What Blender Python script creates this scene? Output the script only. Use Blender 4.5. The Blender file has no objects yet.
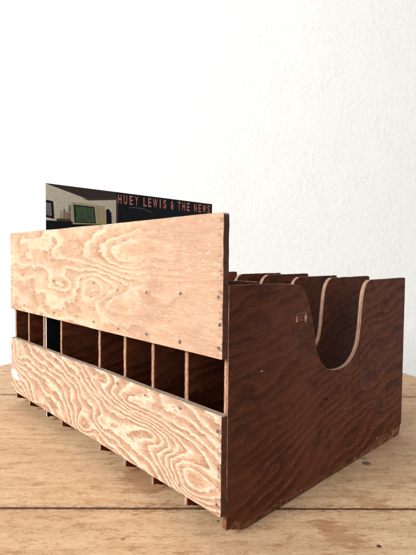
import bpy, bmesh, math, random
from mathutils import Vector, Matrix, noise

CM = 0.01
scene = bpy.context.scene
col = scene.collection

# ------------------------------------------------------------------ measures (cm)
W, D = 45.42, 32.34            # crate width along the front boards, depth of the panels
TB, TP = 0.62, 0.46            # thickness of the front boards, of the panels
HP = 20.22                     # panel height
H1, B1 = 25.92, 14.56          # upper front board
T2, B2 = 10.20, 2.07           # lower front board
UR, VR, ZR = 11.15, 0.12, 0.63  # record sleeve: cover face, front edge, bottom
DIV = [5.11, 10.36, 15.65, 25.26, 30.40, 35.26, 40.15]


# ------------------------------------------------------------------ node helper
class NT:
    def __init__(s, name):
        s.m = bpy.data.materials.new(name); s.m.use_nodes = True
        s.t = s.m.node_tree; s.t.nodes.clear()
        s.out = s.n('ShaderNodeOutputMaterial'); s.b = s.n('ShaderNodeBsdfPrincipled')
        s.t.links.new(s.b.outputs[0], s.out.inputs[0])

    def n(s, k, **kw):
        o = s.t.nodes.new(k)
        for a, b in kw.items(): setattr(o, a, b)
        return o

    def put(s, sock, v):
        if v is None: return
        if isinstance(v, X): v = v.s
        if hasattr(v, 'is_output'): s.t.links.new(v, sock)
        else: sock.default_value = v

    def math(s, op, a, b=None, c=None, clamp=False):
        o = s.n('ShaderNodeMath', operation=op, use_clamp=clamp)
        for i, v in enumerate((a, b, c)): s.put(o.inputs[i], v)
        return X(s, o.outputs[0])

    def coords(s, rnd=0.0):
        """object coordinates in centimetres, optionally shifted per object"""
        tc = s.n('ShaderNodeTexCoord'); sp = s.n('ShaderNodeSeparateXYZ')
        s.t.links.new(tc.outputs['Object'], sp.inputs[0])
        o = [X(s, sp.outputs[i]) * 100.0 for i in range(3)]
        if rnd:
            r = X(s, s.n('ShaderNodeObjectInfo').outputs['Random'])
            o = [o[0] + r * rnd, o[1] + r * rnd * 1.7, o[2] + r * rnd * 0.9]
        return o

    def vec(s, x, y, z):
        c = s.n('ShaderNodeCombineXYZ')
        for i, v in enumerate((x, y, z)): s.put(c.inputs[i], v)
        return c.outputs[0]

    def noise(s, v, scale=1.0, detail=3.0, rough=0.55, dist=0.0):
        o = s.n('ShaderNodeTexNoise')
        s.put(o.inputs['Vector'], v); o.inputs['Scale'].default_value = scale
        o.inputs['Detail'].default_value = detail; o.inputs['Roughness'].default_value = rough
        o.inputs['Distortion'].default_value = dist
        return X(s, o.outputs[0])

    def voro(s, v, scale=1.0, feature='F1'):
        o = s.n('ShaderNodeTexVoronoi', feature=feature)
        s.put(o.inputs['Vector'], v); o.inputs['Scale'].default_value = scale
        return X(s, o.outputs['Distance'])

    def ss(s, x, a, b):
        """smoothstep, a -> 0, b -> 1 (a may be above b)"""
        o = s.n('ShaderNodeMapRange', interpolation_type='SMOOTHSTEP')
        s.put(o.inputs[0], x)
        if a < b: o.inputs[1].default_value, o.inputs[2].default_value, o.inputs[3].default_value, o.inputs[4].default_value = a, b, 0, 1
        else: o.inputs[1].default_value, o.inputs[2].default_value, o.inputs[3].default_value, o.inputs[4].default_value = b, a, 1, 0
        return X(s, o.outputs[0])

    def bump2d(s, x, z, cx, cz, sx, sz):
        """gaussian hill"""
        a = (x - cx) * (1.0 / sx); b = (z - cz) * (1.0 / sz)
        return s.math('EXPONENT', (a * a + b * b) * -1.0)

    def ramp(s, f, stops):
        o = s.n('ShaderNodeValToRGB'); r = o.color_ramp
        while len(r.elements) < len(stops): r.elements.new(0.5)
        for e, (p, c) in zip(r.elements, stops): e.position = p; e.color = (*c, 1)
        s.put(o.inputs[0], f)
        return o.outputs[0]

    def mix(s, f, a, b, mode='MIX'):
        o = s.n('ShaderNodeMix', data_type='RGBA', blend_type=mode)
        s.put(o.inputs[0], f)
        for i, v in ((6, a), (7, b)):
            s.put(o.inputs[i], (*v, 1) if isinstance(v, tuple) else v)
        return o.outputs[2]

    def finish(s, color, rough=0.6, bump=None, bstr=0.4, bdist=0.05, spec=0.5, metallic=0.0):
        s.put(s.b.inputs['Base Color'], (*color, 1) if isinstance(color, tuple) else color)
        s.put(s.b.inputs['Roughness'], rough)
        s.b.inputs['Specular IOR Level'].default_value = spec
        s.b.inputs['Metallic'].default_value = metallic
        if bump is not None:
            b = s.n('ShaderNodeBump'); b.inputs['Strength'].default_value = bstr
            b.inputs['Distance'].default_value = bdist * CM
            s.put(b.inputs['Height'], bump); s.t.links.new(b.outputs[0], s.b.inputs['Normal'])
        return s.m


class X:
    def __init__(s, t, sock): s.t, s.s = t, sock
    def __add__(s, o): return s.t.math('ADD', s, o)
    __radd__ = __add__
    def __sub__(s, o): return s.t.math('SUBTRACT', s, o)
    def __mul__(s, o): return s.t.math('MULTIPLY', s, o)
    __rmul__ = __mul__
    def clamp(s): return s.t.math('ADD', s, 0.0, clamp=True)


# ------------------------------------------------------------------ materials
def mat_face_ply(name, kind, nails):
    """rotary cut fir plywood: contour-like growth rings, raw and sun bleached"""
    t = NT(name); x, y, z = t.coords()
    w1 = t.noise(t.vec(x * 0.075, y * 0.1, z * 0.16), 1.0, 2.0, 0.5)
    w2 = t.noise(t.vec(x * 0.30, y, z * 0.75), 1.0, 3.0, 0.55)
    w3 = t.noise(t.vec(x * 1.3, y, z * 3.0), 1.0, 4.0, 0.65)
    streak = t.noise(t.vec(x * 0.7, y * 4, z * 14.0), 1.0, 4.0, 0.65)
    streak2 = t.noise(t.vec(x * 1.8, y * 4, z * 40.0), 1.0, 3.0, 0.6)
    if kind == 'lower':
        F = z * 0.60 + x * 0.20 + w1 * 2.7 + w2 * 1.15 + w3 * 0.34 + streak * 0.36
        for cx, cz, sx, sz, a in ((41.6, 3.7, 3.0, 1.7, 2.3), (8.9, 2.6, 2.2, 1.3, 1.4), (22.6, 3.0, 2.0, 1.1, 1.5),
                                  (27.0, 4.3, 2.0, 0.9, 0.9), (33.0, 8.3, 6.5, 1.2, 1.7), (36.5, 5.9, 4.5, 1.0, -1.4),
                                  (16.0, 7.0, 5.0, 2.0, -0.9), (2.5, 8.0, 2.5, 2.2, 1.2)):
            F = F + t.bump2d(x, z, cx, cz, sx, sz) * a
        nb = 1.5
    else:
        F = z * 0.19 + x * 0.012 + w1 * 2.8 + w2 * 0.95 + w3 * 0.30 + streak * 0.36
        for cx, cz, sx, sz, a in ((35.0, 22.8, 13.0, 2.3, 2.8), (17.0, 19.0, 4.0, 1.0, 1.1), (26.0, 19.2, 3.5, 1.6, -1.1),
                                  (9.0, 23.0, 4.5, 2.5, 0.8), (30.5, 17.6, 4.0, 1.1, 0.9)):
            F = F + t.bump2d(x, z, cx, cz, sx, sz) * a
        nb = 1.5
    r = t.math('FRACT', F * nb); r2 = t.math('FRACT', F * nb * 3.0 + 0.37)
    late = t.ss(r, 0.06, 0.60) * t.ss(r, 0.995, 0.88)          # slow rise, quick fall: latewood edge
    line = t.ss(r, 0.62, 0.84) * t.ss(r, 0.97, 0.88)
    pale = t.ss(r, 0.0, 0.06) * t.ss(r, 0.24, 0.08)
    fine = t.ss(r2, 0.3, 0.85) * t.ss(r2, 1.0, 0.88)
    patch = t.noise(t.vec(x * 0.16, y, z * 0.32), 1.0, 3.0, 0.6)
    fade = t.noise(t.vec(x * 0.16 + 7.0, y, z * 0.3), 1.0, 4.0, 0.65)
    brk = t.noise(t.vec(x * 0.6, y, z * 1.4), 1.0, 4.0, 0.7)
    if kind == 'lower':
        amt = t.ss(fade, 0.25, 0.50) * 0.35 + 0.55
        ca, cb, cc, cp = (0.66, 0.475, 0.335), (0.385, 0.205, 0.118), (0.24, 0.11, 0.058), (0.86, 0.73, 0.59)
    else:
        amt = (t.ss(fade, 0.30, 0.6) * 0.50 + 0.25) * (t.ss(x, 42.0, 31.0) * 0.75 + 0.25)
        ca, cb, cc, cp = (0.67, 0.48, 0.325), (0.42, 0.22, 0.11), (0.26, 0.12, 0.055), (0.77, 0.61, 0.46)
    c = t.mix(late * (amt * 1.12) * (t.ss(brk, 0.35, 0.6) * 0.4 + 0.6), ca, cb)
    c = t.mix(fine * 0.22, c, cb)
    c = t.mix(line * amt * (t.ss(brk, 0.38, 0.62) * 0.65 + 0.1), c, cc)
    c = t.mix(pale * amt * 0.7, c, cp)
    c = t.mix(t.ss(streak, 0.42, 0.68) * 0.42, c, (0.43, 0.25, 0.155))
    c = t.mix(t.ss(streak2, 0.5, 0.72) * 0.32, c, (0.80, 0.63, 0.48))
    c = t.mix(t.ss(streak2, 0.46, 0.30) * 0.32, c, (0.36, 0.20, 0.12))
    c = t.mix(t.ss(patch, 0.50, 0.66) * 0.38, c, (0.39, 0.245, 0.18))
    if kind == 'upper': c = t.mix(t.ss(x + patch * 14.0, 35.0, 48.0) * (t.ss(streak, 0.35, 0.6) * 0.25 + 0.42), c, (0.42, 0.225, 0.14))
    # grime and worn specks
    gr = t.noise(t.vec(x, y, z), 0.9, 6.0, 0.72)
    c = t.mix(t.ss(gr, 0.55, 0.70) * 0.50, c, (0.33, 0.21, 0.17))
    g2 = t.noise(t.vec(x * 0.8, y, z * 1.6 + 9.0), 2.1, 5.0, 0.75)
    c = t.mix(t.ss(g2, 0.56, 0.68) * 0.30, c, (0.34, 0.20, 0.145))
    c = t.mix(t.ss(g2, 0.43, 0.33) * 0.35, c, (0.88, 0.77, 0.66))
    sp = t.noise(t.vec(x * 2.2, y * 3, z * 5.0), 1.3, 4.0, 0.7)
    c = t.mix(t.ss(t.noise(t.vec(x * 1.1, y, z * 7.0), 1.6, 5.0, 0.75), 0.60, 0.66) * 0.40, c, (0.30, 0.15, 0.085))
    c = t.mix(t.ss(sp, 0.635, 0.70) * 0.6, c, (0.20, 0.11, 0.07))
    # rust bleeding into the grain round the fixings
    for i, (nx, nz, am) in enumerate(nails):
        g = t.bump2d(x, z, nx + 0.12 * (i % 3), nz, 0.42 + 0.16 * (i % 2), 0.26)
        c = t.mix(t.ss(g + (sp - 0.5) * 0.9 + (streak - 0.5) * 0.6, 0.35, 0.85) * (0.42 * am), c, (0.15, 0.095, 0.075))
    c = t.mix(t.ss(x + (g2 - 0.5) * 1.2, 44.75, 45.25) * t.ss(g2, 0.50, 0.62) * 0.7, c, (0.19, 0.09, 0.055))
    if kind == 'lower':   # pale chip in the veneer near the left end
        ww = t.noise(t.vec(x * 1.5, y, z * 1.5), 1.0, 3.0, 0.6)
        a = (x - 1.4) * 0.55 + (ww - 0.5) * 1.1; b = (z - 4.75 + (x - 1.2) * 0.22) * 1.6 + (ww - 0.5) * 1.3
        c = t.mix(t.ss(a * a + b * b, 1.0, 0.7), c, (0.93, 0.90, 0.85))
    h = streak2 * 0.35 + streak * 0.5 + line * 0.25 + gr * 0.4
    return t.finish(c, 0.62, h, 0.55, 0.05, 0.3)


def mat_stained(name, rnd=0.0, near=False):
    """dark stained plywood; the grain runs front to back"""
    t = NT(name); x, y, z = t.coords(rnd)
    streak = t.noise(t.vec(x * 3, y * 0.9, z * 13.0), 1.0, 4.0, 0.65)
    w1 = t.noise(t.vec(x * 0.1, y * 0.07, z * 0.13), 1.0, 2.0, 0.5)
    w2 = t.noise(t.vec(x, y * 0.3, z * 0.8), 1.0, 4.0, 0.6)
    brk = t.noise(t.vec(x, y * 0.45, z * 1.6 + 4.0), 1.0, 4.0, 0.7)
    F = z * 0.50 + y * (-0.15) + w1 * 3.8 + w2 * 0.8 + streak * 0.22
    r = t.math('FRACT', F * 1.6); r2 = t.math('FRACT', F * 5.1 + 0.3)
    late = t.ss(r, 0.15, 0.85) * t.ss(r, 1.0, 0.88)
    patch = t.noise(t.vec(x, y * 0.14, z * 0.2), 1.0, 3.0, 0.6)
    blot = t.noise(t.vec(x, y * 0.35, z * 0.4 + 8.0), 1.0, 5.0, 0.65)
    low = t.ss(z, 12.5, 2.5) if near else t.ss(z, 4.0, -2.0)
    c = t.mix(late * (t.ss(brk, 0.3, 0.6) * 0.7 + 0.3), (0.165, 0.042, 0.0165), (0.066, 0.0150, 0.0070))
    c = t.mix(t.ss(r2, 0.3, 0.8) * t.ss(r2, 1.0, 0.85) * 0.45, c, (0.046, 0.012, 0.006))
    c = t.mix(t.ss(r2, 0.0, 0.08) * t.ss(r2, 0.30, 0.12) * t.ss(brk, 0.42, 0.55) * (low * 0.40 + 0.05), c, (0.22, 0.078, 0.037))
    c = t.mix(t.ss(r, 0.02, 0.09) * t.ss(r, 0.30, 0.10) * t.ss(brk, 0.40, 0.62) * (low * 0.80 + 0.12), c, (0.27, 0.092, 0.042))
    c = t.mix(t.ss(streak, 0.5, 0.75) * 0.55, c, (0.038, 0.011, 0.006))
    c = t.mix(t.ss(streak, 0.43, 0.28) * (low * 0.45 + 0.18), c, (0.22, 0.074, 0.034))
    c = t.mix(t.ss(patch, 0.42, 0.66) * 0.5, c, (0.165, 0.052, 0.024))
    c = t.mix(t.ss(blot, 0.52, 0.66) * 0.5, c, (0.030, 0.008, 0.005))
    c = t.mix(t.ss(y + (patch - 0.5) * 14.0, 14.0, 0.0) * 0.35, c, (0.036, 0.010, 0.006)) if near else c
    fib = t.noise(t.vec(x * 3, y * 2.2, z * 38.0), 1.0, 3.0, 0.6)
    c = t.mix(t.ss(fib, 0.55, 0.72) * 0.35, c, (0.020, 0.007, 0.004))
    c = t.mix(t.ss(fib, 0.42, 0.30) * 0.22, c, (0.20, 0.085, 0.045))
    gr = t.noise(t.vec(x, y, z), 1.2, 6.0, 0.72)
    c = t.mix(t.ss(gr, 0.58, 0.70) * 0.35, c, (0.026, 0.009, 0.006))
    g2 = t.noise(t.vec(x, y * 1.5, z * 3.0), 1.7, 6.0, 0.78)
    c = t.mix(t.ss(g2, 0.60, 0.68) * (low * 0.4 + 0.2), c, (0.28, 0.135, 0.073))
    # fine scratches
    s1 = t.noise(t.vec(x, y * 0.9 + z * 3.2, z * 0.5 - y * 0.1), 2.2, 2.0, 0.5)
    c = t.mix(t.ss(s1, 0.700, 0.725) * 0.30, c, (0.24, 0.12, 0.07))
    if near:   # scuffed places, with light caught on the raised grain painted in
        fl = t.noise(t.vec(x, y * 2.6, z * 2.0), 1.0, 6.0, 0.8)
        fl2 = t.noise(t.vec(x, y * 1.6, z * 9.0), 1.0, 5.0, 0.75)
        for cy, cz, sy, sz, a in ((10.1, 16.3, 1.5, 1.9, 0.85), (18.0, 6.9, 2.2, 1.7, 0.7), (26.3, 7.6, 1.0, 2.1, 1.0), (18.3, 7.0, 1.2, 1.2, 0.8), (9.8, 16.2, 0.9, 1.6, 0.8),
                                  (17.0, 10.2, 3.0, 0.8, 0.4), (1.9, 9.9, 2.2, 1.5, 0.22), (14.0, 4.3, 4.5, 0.8, 0.5),
                                  (25.0, 5.0, 4.0, 1.5, 0.35)):
            g = t.bump2d(y, z, cy, cz, sy, sz)
            c = t.mix(t.ss(g, 0.10, 0.75) * t.ss(streak * 0.35 + fl * 0.25 + fib * 0.15 + g2 * 0.5, 0.585, 0.52) * a, c, (0.34, 0.175, 0.095))
        for cy, cz, sy, sz in ((9.0, 16.9, 0.12, 0.42), (4.1, 12.95, 0.22, 0.06), (10.4, 16.9, 0.25, 0.5)):
            c = t.mix(t.ss(t.bump2d(y, z, cy, cz, sy, sz) + (fl2 - 0.5) * 2.2 + (fl - 0.5) * 1.5, 0.50, 0.72) * t.ss(t.bump2d(y, z, cy, cz, sy * 2, sz * 1.6), 0.15, 0.4) * 0.8, c, (0.62, 0.50, 0.41))
        c = t.mix(t.ss(t.bump2d(y, z, 14.3, 8.4, 0.45, 0.16) + (fl - 0.5) * 0.6, 0.35, 0.6), c, (0.012, 0.006, 0.005))
    if near:
        foot = t.ss(z + (fl - 0.5) * 2.2 + (brk - 0.5) * 1.6, 0.75, 0.35)
        c = t.mix(foot * 0.75, c, (0.27, 0.125, 0.060))
        c = t.mix(foot * t.ss(fl2, 0.50, 0.56), c, (0.022, 0.008, 0.005))
    rgh = t.ss(gr, 0.3, 0.7) * 0.16 + 0.50
    h = streak * 0.6 + late * 0.25 + gr * 0.5
    return t.finish(c, rgh, h, 0.5, 0.045, 0.12)


def mat_edge(name, light, dark, rough_amt=1.0, layers=True):
    """cut edge of thin plywood"""
    t = NT(name); x, y, z = t.coords(3.0)
    n1 = t.noise(t.vec(x * 5, y * 1.3, z * 1.3), 1.0, 5.0, 0.7)
    n2 = t.noise(t.vec(x * 14, y * 5, z * 5), 1.0, 4.0, 0.7)
    mid = tuple((a + b) / 2 for a, b in zip(light, dark))
    c = t.mix(t.ss(n1, 0.35, 0.62), light, mid)
    c = t.mix(t.ss(n2, 0.52, 0.66) * 0.9, c, dark)
    if layers:
        ply = t.math('PINGPONG', x * (1.0 / 0.153) + n1 * 0.3, 1.0)
        c = t.mix(t.ss(ply, 0.66, 0.86) * 0.75, c, dark)
    if name == 'torn_core_wood':   # fresh break at the front foot
        c = t.mix(t.ss(y, 2.6, 2.2) * t.ss(n1, 0.62, 0.45) * 0.85, c, (0.60, 0.36, 0.24))
        c = t.mix(t.ss(y, 20.0, 23.0) * t.ss(n1, 0.52, 0.40) * 0.7, c, (0.44, 0.225, 0.115))
    return t.finish(c, 0.75, n2 * 0.7 + n1 * 0.6, 0.9, 0.07 * rough_amt, 0.25)


def mat_table():
    t = NT('worn_pine_planks'); x, y, z = t.coords()
    # plank direction and offset across
    dx, dy = 0.676, 0.737
    a = x * dx + y * dy; o = x * (-dy) + y * dx
    pid = t.math('FLOOR', (o + 28.94) * (1.0 / 32.6))
    ax = a + pid * 37.0
    w1 = t.noise(t.vec(ax * 0.03, o * 0.16 + pid * 5.0, 0.0), 1.0, 3.0, 0.5)
    w2 = t.noise(t.vec(ax * 0.12, o * 0.7, pid), 1.0, 3.0, 0.55)
    r = t.math('FRACT', (o * 0.45 + w1 * 5.0 + w2 * 0.7) * 1.0)
    late = t.ss(r, 0.2, 0.82) * t.ss(r, 1.0, 0.86)
    st = t.noise(t.vec(ax * 0.35, o * 9.0, pid), 1.0, 5.0, 0.65)
    st2 = t.noise(t.vec(ax * 1.1, o * 26.0, pid), 1.0, 3.0, 0.6)
    big = t.noise(t.vec(ax * 0.05, o * 0.12, pid), 1.0, 4.0, 0.6)
    wf = t.noise(t.vec(ax * 1.3, o * 3.6, pid), 1.0, 8.0, 0.85)
    c = t.mix(late * 0.45, (0.65, 0.45, 0.265), (0.46, 0.27, 0.132))
    c = t.mix(t.ss(st, 0.44, 0.66) * 0.38, c, (0.38, 0.225, 0.13))
    c = t.mix(t.ss(st2, 0.52, 0.70) * 0.5, c, (0.80, 0.66, 0.50))
    c = t.mix(t.ss(st2, 0.46, 0.32) * 0.50, c, (0.30, 0.155, 0.075))
    c = t.mix(t.ss(big, 0.40, 0.62) * 0.35, c, (0.46, 0.285, 0.165))
    rs = t.noise(t.vec(ax * 0.34, o * 0.9, pid + 3.0), 1.0, 8.0, 0.80)
    c = t.mix(t.ss(rs, 0.52, 0.62) * 0.60, c, (0.35, 0.175, 0.080))
    c = t.mix(t.ss(rs, 0.43, 0.34) * 0.35, c, (0.82, 0.69, 0.54))
    c = t.mix(t.ss(wf, 0.555, 0.60) * 0.8, c, (0.25, 0.105, 0.042))
    hf_ = t.noise(t.vec(ax * 2.6, o * 16.0, pid), 1.6, 5.0, 0.75)
    c = t.mix(t.ss(hf_, 0.54, 0.64) * 0.45, c, (0.28, 0.14, 0.065))
    c = t.mix(t.ss(rs * 0.5 + hf_ * 0.5, 0.525, 0.565) * 0.5, c, (0.33, 0.155, 0.065))
    c = t.mix(t.ss(wf, 0.41, 0.34) * 0.45, c, (0.84, 0.72, 0.58))
    # worn reddish places and scratches across the grain
    wv = t.noise(t.vec(ax * 0.5, o * 2.2, pid), 1.0, 5.0, 0.72)
    for cx, cy, sx, sy, am in ((33.0, 1.0, 6.5, 4.5, 0.75), (51.0, 7.4, 4.0, 3.0, 0.75), (44.0, 27.0, 4.0, 6.0, 0.35), (50.5, 13.8, 3.5, 2.5, 0.6), (22.0, 8.0, 5.0, 4.0, 0.4)):
        g = t.bump2d(x, y, cx, cy, sx, sy)
        c = t.mix(t.ss(g * 0.34 + wv * 0.25 + rs * 0.25 + wf * 0.5, 0.735, 0.80) * am * 0.85, c, (0.34, 0.155, 0.070))
    # zigzag saw marks
    zz = t.math('SINE', a * 8.5 + t.math('PINGPONG', o + w2 * 0.6, 0.7) * 9.0 + w2 * 5.0)
    zone = t.bump2d(a, o, 14.0, -26.8, 9.0, 1.7) * t.ss(wf, 0.40, 0.55)
    c = t.mix(t.ss(zz, 0.3, 0.9) * zone * 0.5, c, (0.42, 0.25, 0.15))
    sp = t.noise(t.vec(ax * 1.6, o * 3.4, pid), 1.0, 5.0, 0.7)
    c = t.mix(t.ss(sp, 0.655, 0.71) * 0.55, c, (0.24, 0.13, 0.075))
    c = t.mix(t.ss(sp, 0.30, 0.26) * 0.35, c, (0.78, 0.64, 0.48))
    # old nail holes, plugs, one drip stain
    for px, py, rr, rk, am in ((46.42, 21.04, 0.50, (0.11, 0.085, 0.06), 0.9), (45.7, 21.9, 0.42, (0.22, 0.16, 0.11), 0.7),
                               (53.96, 8.4, 0.20, (0.05, 0.03, 0.02), 0.95), (48.35, 9.3, 0.16, (0.12, 0.09, 0.07), 0.6),
                               (39.71, -5.93, 0.22, (0.2, 0.12, 0.08), 0.7), (34.95, -2.7, 0.14, (0.2, 0.12, 0.08), 0.6),
                               (43.1, 1.4, 0.16, (0.10, 0.05, 0.03), 0.8)):
        g = t.bump2d(x, y, px, py, rr, rr)
        c = t.mix(t.ss(g + (sp - 0.5) * 0.3, 0.3, 0.55) * am, c, rk)
    for px, py in ((46.66, 6.6),):   # filled nail holes
        g = t.bump2d(x, y, px, py, 0.45, 0.45)
        ring = t.ss(g, 0.28, 0.42)
        c = t.mix(ring * t.ss(wf, 0.35, 0.6) * 0.6, c, (0.62, 0.46, 0.31))
        c = t.mix(ring * t.ss(g, 0.62, 0.45) * 0.5, c, (0.34, 0.22, 0.14))
    # dirt along the plank seams
    so = t.math('ABSOLUTE', t.math('WRAP', o + 28.94, 16.3, -16.3))
    c = t.mix(t.ss(so, 1.0, 0.1) * t.ss(sp, 0.45, 0.6) * 0.7, c, (0.22, 0.115, 0.065))
    h = st * 0.6 + st2 * 0.4 + sp * 0.4 + wf * 0.6
    return t.finish(c, t.ss(big, 0.3, 0.7) * 0.15 + 0.55, h, 0.6, 0.06, 0.25)


def mat_wall():
    t = NT('white_plaster'); x, y, z = t.coords()
    n1 = t.noise(t.vec(x, y, z * 0.8), 0.9, 4.0, 0.6)
    n2 = t.noise(t.vec(x * 0.05, y, z * 0.03), 1.0, 5.0, 0.65)
    n3 = t.noise(t.vec(x + n1 * 3.0, y, z * 0.5), 0.55, 3.0, 0.55, 1.2)
    n4 = t.noise(t.vec(x * 0.10, y, z * 0.10), 1.0, 3.0, 0.6)
    c = t.mix(t.ss(n2, 0.45, 0.70) * 0.5, (0.815, 0.815, 0.805), (0.79, 0.787, 0.775))
    sp = t.noise(t.vec(x, y, z * 0.7), 0.30, 6.0, 0.8)
    c = t.mix(t.ss(sp, 0.70, 0.74) * 0.45, c, (0.52, 0.48, 0.42))
    cr = t.noise(t.vec(x * 0.9, y, z * 0.18), 0.5, 4.0, 0.7)
    c = t.mix(t.ss(cr, 0.685, 0.70) * t.ss(cr, 0.73, 0.71) * 0.35, c, (0.60, 0.57, 0.51))
    amp = t.ss(n4, 0.3, 0.65) * 0.8 + 0.35
    h = (t.ss(n3, 0.40, 0.56) * 0.8 + t.ss(n1, 0.3, 0.7) * 0.7 + t.ss(n1, 0.62, 0.66) * 0.6) * amp
    return t.finish(c, 0.75, h, 0.50, 0.12, 0.2)


def mat_plain(name, color, rough=0.5, metallic=0.0, spec=0.4, var=0.25):
    t = NT(name); x, y, z = t.coords()
    n = t.noise(t.vec(x, y, z), 2.0, 5.0, 0.65)
    d = tuple(v * (1 - var) for v in color)
    return t.finish(t.mix(t.ss(n, 0.4, 0.65), color, d), rough, n, 0.15, 0.01, spec, metallic)


NAILS_UP = [(5.3, 15.5, .8), (15.2, 15.4, 1), (21.2, 15.5, .8), (25.4, 15.3, .95), (30.35, 15.2, .95), (35.3, 15.3, 1), (40.18, 15.25, 1), (44.94, 15.4, 1),
       (45.0, 17.3, 1), (44.93, 19.4, .8), (40.2, 19.4, 1), (35.3, 19.2, .95), (30.2, 19.1, .9), (25.3, 19.6, .9), (15.0, 19.4, .9), (5.0, 19.8, .7)]
NAILS_LO = [(5.5, 9.6, .8), (10.5, 9.55, .7), (15.8, 9.5, .8), (25.4, 9.5, .8), (30.26, 9.5, 1), (35.1, 9.45, 1), (40.3, 9.5, 1), (45.0, 8.87, 1), (45.03, 5.9, 1), (44.9, 2.95, 1), (40.3, 2.75, .7)]
M_UP = mat_face_ply('raw_plywood_face_upper', 'upper', NAILS_UP)
M_LO = mat_face_ply('raw_plywood_face_lower', 'lower', NAILS_LO)
M_STN = mat_stained('dark_stained_plywood', 0.0, True)
M_STD = mat_stained('dark_stained_divider', 60.0)
M_EDGE = mat_edge('raw_ply_edge', (0.56, 0.33, 0.21), (0.13, 0.05, 0.028))
M_NOTCH = mat_edge('sanded_ply_edge', (0.50, 0.32, 0.225), (0.20, 0.09, 0.055), 0.5)
M_TOP = mat_edge('stained_top_edge', (0.17, 0.085, 0.05), (0.055, 0.02, 0.012), 0.7)
M_EEND = mat_edge('stained_board_end', (0.125, 0.050, 0.028), (0.040, 0.014, 0.009), 1.0, False)
M_BTOP = mat_edge('grey_worn_edge', (0.40, 0.31, 0.235), (0.16, 0.10, 0.07), 0.6, False)
M_TORN = mat_edge('torn_core_wood', (0.27, 0.115, 0.05), (0.035, 0.012, 0.007), 1.6, False)
M_CHIP = mat_edge('fresh_chipped_wood', (0.62, 0.40, 0.28), (0.25, 0.11, 0.06), 1.0, False)
M_NAIL = mat_plain('dull_nail_steel', (0.13, 0.115, 0.11), 0.5, 0.4)
M_HOLE = mat_plain('dark_nail_rim', (0.07, 0.04, 0.03), 0.8)
M_TABLE = mat_table()
M_TEDGE = mat_edge('plank_edge_dirt', (0.14, 0.075, 0.04), (0.03, 0.015, 0.01), 1.0, False)
M_WALL = mat_wall()


# ------------------------------------------------------------------ object helpers
def link(name, bm, mats, parent=None, smooth=False):
    me = bpy.data.meshes.new(name)
    bmesh.ops.scale(bm, vec=(CM, CM, CM), verts=bm.verts[:])
    bm.normal_update()
    bm.to_mesh(me); bm.free()
    for m in mats: me.materials.append(m)
    if smooth:
        for p in me.polygons: p.use_smooth = True
    o = bpy.data.objects.new(name, me); col.objects.link(o)
    if parent: o.parent = parent
    return o


def thing(name, label, cat, loc=(0, 0, 0), group=None):
    o = bpy.data.objects.new(name, None); col.objects.link(o)
    o.location = loc; o.empty_display_size = 0.05
    o['label'] = label; o['category'] = cat
    if group: o['group'] = group
    return o


def resample(pts, step):
    out = []
    for (a, b) in zip(pts, pts[1:] + pts[:1]):
        L = math.dist(a[:2], b[:2]); n = max(1, round(L / step))
        for i in range(n):
            f = i / n
            out.append((a[0] + (b[0] - a[0]) * f, a[1] + (b[1] - a[1]) * f, a[2]))
    return out


def catmull(P, n=5):
    out = []
    for i in range(len(P) - 1):
        p0, p1, p2, p3 = P[max(i - 1, 0)], P[i], P[i + 1], P[min(i + 2, len(P) - 1)]
        for k in range(n):
            f = k / n
            out.append(tuple(0.5 * (2 * p1[j] + (p2[j] - p0[j]) * f + (2 * p0[j] - 5 * p1[j] + 4 * p2[j] - p3[j]) * f * f
                                    + (3 * p1[j] - p0[j] - 3 * p2[j] + p3[j]) * f ** 3) for j in range(2)))
    out.append(tuple(P[-1]))
    return out


def prism(bm, outline, lo, hi, to3d, m_lo, m_hi, jit=0.0, bev=0.03, seed=0.0, vary=None):
    """outline: (a, b, edge material index); extruded from lo to hi along the third axis"""
    n = len(outline)
    cx = sum(p[0] for p in outline) / n; cy = sum(p[1] for p in outline) / n

    def ring(depth, inset, js):
        vs = []
        for i, (a, b, _) in enumerate(outline):
            pa, pb = outline[i - 1], outline[(i + 1) % n]
            tx, ty = pb[0] - pa[0], pb[1] - pa[1]; L = math.hypot(tx, ty) or 1
            nx, ny = ty / L, -tx / L      # outward for counter-clockwise outlines
            j = jit * (noise.noise(Vector((a * 1.9 + seed, b * 1.9, js))) + 0.7 * noise.noise(Vector((a * 5 + seed, b * 5, js + 9))))
            vs.append(bm.verts.new(to3d(a + nx * (j - inset), b + ny * (j - inset), depth)))
        return vs
    rings = [ring(lo, bev, 1.0 + seed), ring(lo + bev, 0, 1.3 + seed), ring((lo + hi) / 2, -jit * 0.15, 1.6 + seed), ring(hi - bev, 0, 1.9 + seed), ring(hi, bev, 2.2 + seed)]
    for k in range(4):
        r0, r1 = rings[k], rings[k + 1]
        for i in range(n):
            f = bm.faces.new((r0[i], r0[(i + 1) % n], r1[(i + 1) % n], r1[i])); f.material_index = outline[i][2]
    f = bm.faces.new(rings[0][::-1]); f.material_index = m_lo
    f = bm.faces.new(rings[-1]); f.material_index = m_hi
    return rings


# ------------------------------------------------------------------ crate
crate = thing('record_crate', 'weathered plywood record crate with pale front boards and dark stained dividers, on the plank table', 'crate')

NOTCH = [(9.2, 20.08), (9.95, 19.70), (10.71, 18.72), (11.28, 17.41), (11.7, 16.31), (12.15, 14.5), (12.55, 13.3), (13.35, 12.15),
         (14.6, 11.38), (16.3, 11.05), (18.2, 11.25), (19.6, 12.05), (20.42, 13.06), (20.82, 14.3), (21.06, 15.9), (21.33, 17.98),
         (21.6, 18.97), (22.1, 19.74), (22.9, 20.16)]
# material slots: 0 stained face, 1 raw edge, 2 notch edge, 3 top edge, 4 torn, 5 chip
PM = lambda face: [face, M_EDGE, M_NOTCH, M_TOP, M_TORN, M_CHIP]


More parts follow.
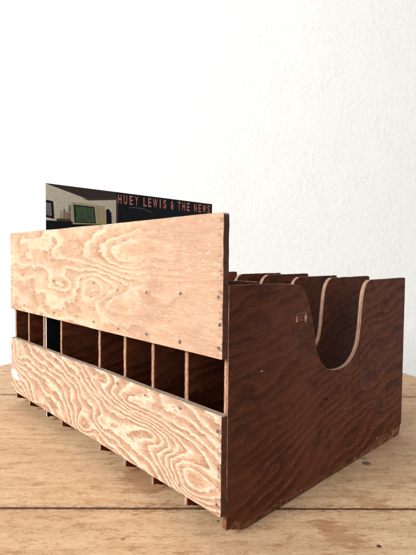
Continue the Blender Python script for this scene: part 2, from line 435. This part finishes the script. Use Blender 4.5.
def panel_outline(dz=0.0, dv=0.0, core=True, near=False):
    """counter-clockwise in (v, z), seen from +u"""
    p = []
    if near and not core:      # outer veneer of the near side: broken away along the foot
        p += [(0.0, 0.80, 4), (0.35, 0.85, 4), (0.7, 1.15, 4), (1.1, 1.2, 4), (1.6, 0.85, 4), (1.95, 0.40, 4), (2.3, 0.12, 4), (5, 0.1, 4), (9.0, 0.12, 4),
              (12.2, 0.16, 4), (12.5, 0.5, 4), (13.4, 0.55, 4), (15.2, 0.32, 4), (17.0, 0.22, 4), (19.4, 0.38, 4), (20.2, 0.62, 4), (21.2, 0.35, 4), (23.0, 0.4, 4), (23.6, 0.85, 4),
              (25.0, 1.0, 4), (25.6, 1.45, 4), (26.8, 1.2, 4), (28.2, 1.05, 4), (29.8, 1.25, 4), (31.0, 1.12, 4), (D, 1.35, 4)]
    else:
        p += [(0.0, 0.86, 5 if near else 1), (2.09, 0.0, 4), (12, 0.0, 4), (20, 0.02, 4), (31.75, 0.0, 4), (D, 1.1, 1)]
    p += [(D, HP + dz - 0.15, 3), (D - 0.2, HP + dz, 3)]
    nt = catmull(NOTCH, 5)[::-1]
    p += [(a + dv, b + dz * (0.5 + 0.5 * (b > 15)), 2) for a, b in nt]
    p += [(6.4, HP + 0.05 + dz, 3), (0.0, HP + 0.10 + dz, 1)]
    if near: p += [(0.0, 3.2, 4)]
    return p


def build_panel(name, u0, u1, face, near=False, dz=0.0, dv=0.0, seed=0.0, origin=None):
    bm = bmesh.new(); ox = origin if origin is not None else 0.0
    to = lambda a, b, d: (d - ox, a, b)
    ol = [q for q in resample(panel_outline(dz, dv, True, near), 0.15)]
    if near:
        prism(bm, ol, u0, u1 - 0.07, to, 0, 4, 0.02, 0.02, seed)
        prism(bm, resample(panel_outline(dz, dv, False, near), 0.16), u1 - 0.085, u1, to, 4, 0, 0.02, 0.012, seed)
    else:
        prism(bm, ol, u0, u1, to, 0, 0, 0.042, 0.03, seed)
    o = link(name, bm, PM(face), crate)
    if origin is not None: o.location = (ox * CM, 0, 0)
    return o


s_near = build_panel('side_panel', W - TP, W, M_STN, True, 0, 0, 0.0)
s_near['label'] = 'near side panel with scuffed stain and torn veneer along its foot'
s_far = build_panel('side_panel', 0.0, TP, M_STD, False, 0.0, 0.0, 5.0)

# dividers: three slightly different cuts; each one a mesh of its own
for i, u in enumerate(DIV):
    o = build_panel('divider', u, u + TP, M_STD, False, [0.0, 0.06, -0.05, 0.03, 0.08, -0.04, 0.05][i],
                    [0.0, 0.2, -0.1, 0.15, -0.2, 0.1, -0.1][i], 11.0 + i * 7.3, origin=u)

# slats the records stand on, between the panels
bays = [0.0] + DIV + [W - TP]
for v0 in (7.0, 23.0):
    bm = bmesh.new()
    for a, b in zip(bays, bays[1:]):
        ol = resample([(a + TP + 0.01, 0.12, 0), (b - 0.01, 0.12, 0), (b - 0.01, 0.62, 0), (a + TP + 0.01, 0.62, 0)], 0.6)
        prism(bm, ol, -(v0 + 3.5), -v0, lambda a_, b_, d: (a_, -d, b_), 0, 0, 0.0, 0.02)
    link('floor_slat', bm, [M_EEND], crate)


def rounded(u0, z0, u1, z1, rads, mats):
    """counter-clockwise board outline in (u, z); rads for bl, br, tr, tl; mats bottom, right, top, left"""
    out = []
    for (cx, cz, sx, sz, r, a0, m) in ((u0, z0, 1, 1, rads[0], 180, mats[0]), (u1, z0, -1, 1, rads[1], 270, mats[1]),
                                       (u1, z1, -1, -1, rads[2], 0, mats[2]), (u0, z1, 1, -1, rads[3], 90, mats[3])):
        for k in range(5):
            a = math.radians(a0 + 90 * k / 4)
            out.append((cx + sx * r + r * math.cos(a), cz + sz * r + r * math.sin(a), m))
    return out


def board(z0, z1, face, rads, nails, label, top_mat, seed):
    bm = bmesh.new()
    ol = rounded(0.0, z0, W, z1, rads, (2, 1, 2, 2))
    ol = resample(ol, 0.25)
    ol = [(a + (0.05 * noise.noise(Vector((b * 0.8, seed, 3))) if a > W - 1 else 0.0) - (0.04 if a > W - 1 else 0),
           b + 0.07 * noise.noise(Vector((a * 0.13, seed, 7))) * (1 if b > (z0 + z1) / 2 else 0.5), m) for a, b, m in ol]
    # extruded along -v: depth d from 0 (back, stained) to TB (front, raw)
    prism(bm, ol, 0.0, TB, lambda a, b, d: (a, -d, b), 1, 0, 0.012, 0.035, seed)
    o = link('front_board', bm, [face, M_EEND, top_mat], crate)
    o['label'] = label
    rnd = random.Random(int(seed * 10))
    proto = None
    for (u, z, s) in nails:
        if proto is None:
            b = bmesh.new()
            def disc(r0, r1, y0, y1, m):
                n = 18; a = [b.verts.new((r0 * math.cos(6.2832 * k / n), y0, r0 * math.sin(6.2832 * k / n))) for k in range(n)]
                c = [b.verts.new((r1 * math.cos(6.2832 * k / n), y1, r1 * math.sin(6.2832 * k / n))) for k in range(n)]
                for k in range(n):
                    f = b.faces.new((a[k], a[(k + 1) % n], c[(k + 1) % n], c[k])); f.material_index = m
                return a, c
            disc(0.185, 0.175, 0.02, -0.012, 1)
            a, c = disc(0.17, 0.125, -0.008, -0.035, 0)
            f = b.faces.new(c); f.material_index = 0
            a, c = disc(0.23, 0.14, -0.004, -0.006, 1)
            bmesh.ops.recalc_face_normals(b, faces=b.faces[:])
            proto = link('nail_head', b, [M_NAIL, M_HOLE], o)
            n_ = proto
        else:
            n_ = proto.copy(); col.objects.link(n_); n_.parent = o
        n_.location = (u * CM, -(TB - rnd.uniform(-0.003, 0.012)) * CM, z * CM); s *= rnd.uniform(0.8, 1.15)
        n_.rotation_euler = (rnd.uniform(-.2, .2), rnd.uniform(0, 6), rnd.uniform(-.2, .2)); n_.scale = (s * 0.68, 0.6, s * 0.68)
    return o


board(B1, H1, M_UP, (0.35, 0.12, 0.15, 0.12),
      NAILS_UP,
      'taller pale board across the top of the front', M_BTOP, 1.7)
board(B2, T2, M_LO, (1.1, 0.12, 0.10, 0.2),
      NAILS_LO,
      'lower pale board with bold swirling grain, just above the table', M_BTOP, 4.2)

# ------------------------------------------------------------------ record sleeve
rec = thing('record_sleeve', 'cardboard record sleeve with red lettering on black, standing in the crate behind the front board', 'record sleeve', (UR * CM, VR * CM, ZR * CM))
S = 31.5
M_CARD = mat_plain('white_card_edge', (0.62, 0.58, 0.52), 0.6)
M_BLACK = mat_plain('printed_blue_black', (0.007, 0.009, 0.012), 0.5, spec=0.15, var=0.4)
M_CREAM = mat_plain('printed_beige', (0.72, 0.64, 0.49), 0.45, var=0.15)
M_BRN = mat_plain('printed_dark_brown', (0.035, 0.014, 0.010), 0.4)
M_RED = mat_plain('printed_brick_red', (0.62, 0.20, 0.17), 0.5)
M_GRN = mat_plain('printed_green', (0.045, 0.11, 0.045), 0.4, var=0.6)
M_TAN = mat_plain('printed_ochre', (0.55, 0.44, 0.24), 0.45)
bm = bmesh.new()
KV, KZ = 30.72 / S, 31.62 / S
prism(bm, resample([(0, 0.12, 1), (0.12, 0, 1), (S, 0, 1), (S, S, 0), (0, S, 2)], 1.5), -0.32, 0.0, lambda a, b, d: (d, a * KV, b * KZ), 0, 0, 0.0, 0.02)
link('sleeve', bm, [M_BLACK, M_CARD, M_CARD], rec)
bm = bmesh.new()
lay = [0.004]
def patch_(pts, m):
    f = bm.faces.new([bm.verts.new((lay[0], a * KV, b * KZ)) for a, b in pts]); f.material_index = m; lay[0] += 0.003
patch_([(0.03, 26.6), (11.1, 26.6), (11.1, 31.46), (0.03, 31.46)], 0)                     # beige field
patch_([(0.03, 31.47), (0.4, 31.35), (6.4, 29.95), (11.1, 30.5), (11.1, 31.47)], 1)         # dark wedge
patch_([(5.2, 30.08), (6.4, 29.8), (11.1, 30.3), (11.1, 30.5), (6.4, 29.99)], 4)
patch_([(11.05, 26.6), (11.35, 26.6), (11.35, 30.9), (11.05, 30.6)], 4)
patch_([(0.03, 27.0), (1.2, 26.85), (1.05, 29.2), (0.03, 29.3)], 2)                       # small dark rectangle
patch_([(0.03, 27.3), (0.85, 27.2), (0.75, 28.9), (0.03, 28.95)], 5)
patch_([(3.9, 26.3), (8.3, 26.5), (7.9, 29.25), (3.75, 29.35)], 3)                        # ochre frame, green field
patch_([(4.2, 26.5), (7.6, 26.6), (7.35, 28.95), (4.05, 29.02)], 2)
patch_([(4.4, 26.6), (7.45, 26.7), (7.2, 28.8), (4.3, 28.85)], 6)
patch_([(8.3, 26.5), (9.3, 26.5), (9.0, 29.2), (8.0, 29.24)], 3)
patch_([(9.4, 26.5), (10.3, 26.5), (10.2, 28.3), (9.7, 28.9), (9.3, 28.7)], 2)
for a, w_, h_, m in ((2.0, .35, 28.0, 3), (2.5, .3, 28.3, 5), (2.9, .35, 27.9, 7), (3.3, .35, 28.9, 5), (1.5, 2.3, 26.95, 4)):
    patch_([(a, 26.6), (a + w_, 26.6), (a + w_ * .9, h_), (a + .05, h_)], m)
patch_([(13.3, 29.35), (14.6, 29.5), (16.2, 29.42), (17.8, 28.95), (17.8, 28.89), (16.2, 29.35), (14.6, 29.44), (13.3, 29.3)], 5)  # worn crease, its glare painted on as a grey line
link('cover_print', bm, [M_CREAM, M_BRN, M_BLACK, M_TAN, mat_plain('printed_red_brown', (0.10, 0.03, 0.018)), mat_plain('printed_grey', (0.20, 0.20, 0.19)), M_GRN, mat_plain('printed_orange', (0.45, 0.16, 0.06))], rec)
# lettering, one glyph after the other at its measured place
bm = bmesh.new()
for ch, v in zip('HUEYLEWIS&THENEWS', (12.53, 13.54, 14.6, 15.63, 17.24, 18.17, 19.28, 20.31, 21.26, 22.87, 24.41, 25.43, 26.47, 28.12, 29.2, 30.31, 31.40)):
    cu = bpy.data.curves.new('glyph', 'FONT'); cu.body = ch; cu.size = 1.0; cu.extrude = 0.0; cu.align_x = 'LEFT'; cu.offset = 0.022
    ob = bpy.data.objects.new('glyph', cu); col.objects.link(ob)
    me = bpy.data.meshes.new_from_object(ob.evaluated_get(bpy.context.evaluated_depsgraph_get()))
    xs = [p.co.x for p in me.vertices]; ys = [p.co.y for p in me.vertices]
    w = 0.62 if ch != 'I' else 0.24
    if ch == 'W': w = 0.92
    base = len(bm.verts); bm.verts.ensure_lookup_table()
    vs = [bm.verts.new((0.06, (v - 0.85 - w / 2 + (p.co.x - min(xs)) / (max(xs) - min(xs)) * w) * KV,
                        29.90 + (p.co.y - min(ys)) / (max(ys) - min(ys)) * 1.42)) for p in me.vertices]
    for p in me.polygons: bm.faces.new([vs[i] for i in p.vertices])
    bpy.data.objects.remove(ob); bpy.data.meshes.remove(me); bpy.data.curves.remove(cu)
link('lettering', bm, [M_RED], rec)

# ------------------------------------------------------------------ table
TC = (17.9, 20.5); TR = 45.6
dx, dy = 0.676, 0.737
tab = thing('round_table', 'round table top of wide worn pine planks under the record crate', 'table', (TC[0] * CM, TC[1] * CM, 0))
bm = bmesh.new()
seams = [-28.94 - 32.6, -28.94, 3.66, 36.3, 36.3 + 32.6]
oc = -dy * TC[0] + dx * TC[1]; ac = dx * TC[0] + dy * TC[1]
for k in range(4):
    o0 = max(seams[k] + 0.10, oc - TR + 0.01); o1 = min(seams[k + 1] - 0.10, oc + TR - 0.01)
    if o1 <= o0: continue
    pts = []
    def arc(oa, ob, sgn):
        n = 40
        return [(ac + sgn * math.sqrt(max(TR ** 2 - (oa + (ob - oa) * i / n - oc) ** 2, 0)), oa + (ob - oa) * i / n) for i in range(n + 1)]
    R_, L_ = arc(o0, o1, 1), arc(o1, o0, -1)
    pts = [(a, o, 1) for a, o in R_] + [(a, o, 1) for a, o in L_]
    pts = resample(pts, 0.6)
    c0 = lambda a, o, d: (a * dx - o * dy - TC[0], a * dy + o * dx - TC[1], d - 0.004 * 0)
    prism(bm, pts, -2.6, 0.0, c0, 1, 0, 0.05, 0.06, 30.0 + k)
o = link('tabletop', bm, [M_TABLE, M_TEDGE], tab)
# texture coordinates are object coordinates: keep the mesh in crate coordinates
for v in o.data.vertices: v.co.x += TC[0] * CM; v.co.y += TC[1] * CM
o.location = (-TC[0] * CM, -TC[1] * CM, 0)
bm = bmesh.new()
for k in (-1, 1):
    prism(bm, resample([(ac - 30, oc + k * 18 - 3, 0), (ac - 30 + 60, oc + k * 18 - 3, 0), (ac + 30, oc + k * 18 + 3, 0), (ac - 30, oc + k * 18 + 3, 0)], 2), -4.8, -2.62,
          lambda a, o_, d: (o_ * dy * -1 + a * dx - TC[0], a * dy + o_ * dx - TC[1], d), 0, 0, 0, 0.05)
# unseen battens; strips added under the seams to keep light out
for s_ in seams[1:4]:
    h = math.sqrt(max(TR ** 2 - (s_ - oc) ** 2, 4)) - 1
    prism(bm, resample([(ac - h, s_ - 1.2, 0), (ac + h, s_ - 1.2, 0), (ac + h, s_ + 1.2, 0), (ac - h, s_ + 1.2, 0)], 2), -2.61 - 1.2, -2.61,
          lambda a, o_, d: (a * dx - o_ * dy - TC[0], a * dy + o_ * dx - TC[1], d), 0, 0, 0, 0.05)
link('unseen_batten', bm, [M_TEDGE], tab)

# ------------------------------------------------------------------ wall
cam_loc = Vector((69.1615, -24.6123, 22.4002))
fwd = Vector((-0.7275994, 0.68467383, -0.04267152)); rt = Vector((0.68496744, 0.72851031, 0.00960928)); up = Vector((-0.03766586, 0.0222369, 0.99904294))
hf = Vector((fwd.x, fwd.y, 0)).normalized(); hr = Vector((hf.y, -hf.x, 0))
wc = cam_loc + hf * 138
bm = bmesh.new()
prism(bm, [(-260, -70, 0), (260, -70, 0), (260, 220, 0), (-260, 220, 0)], 0, 12, lambda a, b, d: (a, d - 12, b), 0, 0, 0, 0.0)
bmesh.ops.recalc_face_normals(bm, faces=bm.faces[:])
wall = link('wall', bm, [M_WALL])
wall['kind'] = 'structure'
# local +y of the wall points away from the camera; its face (local y = -12 .. 0) looks back at it
wall.matrix_world = Matrix.Translation(Vector((wc.x, wc.y, 0)) * CM + Vector((hf.x, hf.y, 0)) * 0.12) @ Matrix(((hr.x, hf.x, 0, 0), (hr.y, hf.y, 0, 0), (0, 0, 1, 0), (0, 0, 0, 1)))

# ------------------------------------------------------------------ light
def area(name, pos, target, sx, sy, power, color):
    l = bpy.data.lights.new(name, 'AREA'); l.shape = 'RECTANGLE'; l.size = sx; l.size_y = sy
    l.energy = power; l.color = color
    o = bpy.data.objects.new(name, l); col.objects.link(o)
    o.location = Vector(pos); d = (Vector(target) - Vector(pos)).normalized()
    o.rotation_euler = d.to_track_quat('-Z', 'Y').to_euler()
    return o
ctr = Vector((0.22, 0.16, 0.12))
key = ctr - hr * 1.85 - hf * 1.65 + Vector((0, 0, 1.25))
area('window_light', key, ctr + Vector((0, 0, 0.02)), 1.15, 1.3, 112, (1.0, 0.98, 0.955))

w = bpy.data.worlds.new('World'); scene.world = w; w.use_nodes = True
w.node_tree.nodes['Background'].inputs[0].default_value = (1.0, 0.98, 0.96, 1)
w.node_tree.nodes['Background'].inputs[1].default_value = 0.56

# ------------------------------------------------------------------ camera
cd = bpy.data.cameras.new('camera'); cam = bpy.data.objects.new('camera', cd); col.objects.link(cam)
cd.sensor_fit = 'HORIZONTAL'; cd.sensor_width = 36.0; cd.lens = 36.0 * 441.117 / 416.0
cd.clip_start = 0.01; cd.clip_end = 50
m = Matrix.Identity(4)
for i in range(3): m[i][0], m[i][1], m[i][2] = rt[i], up[i], -fwd[i]
m.translation = cam_loc * CM
cam.matrix_world = m
scene.camera = cam
scene.view_settings.view_transform = 'Standard'; scene.view_settings.look = 'None'
scene.view_settings.exposure = 0.0; scene.view_settings.gamma = 1.0
scene.render.resolution_x, scene.render.resolution_y = 768, 1024
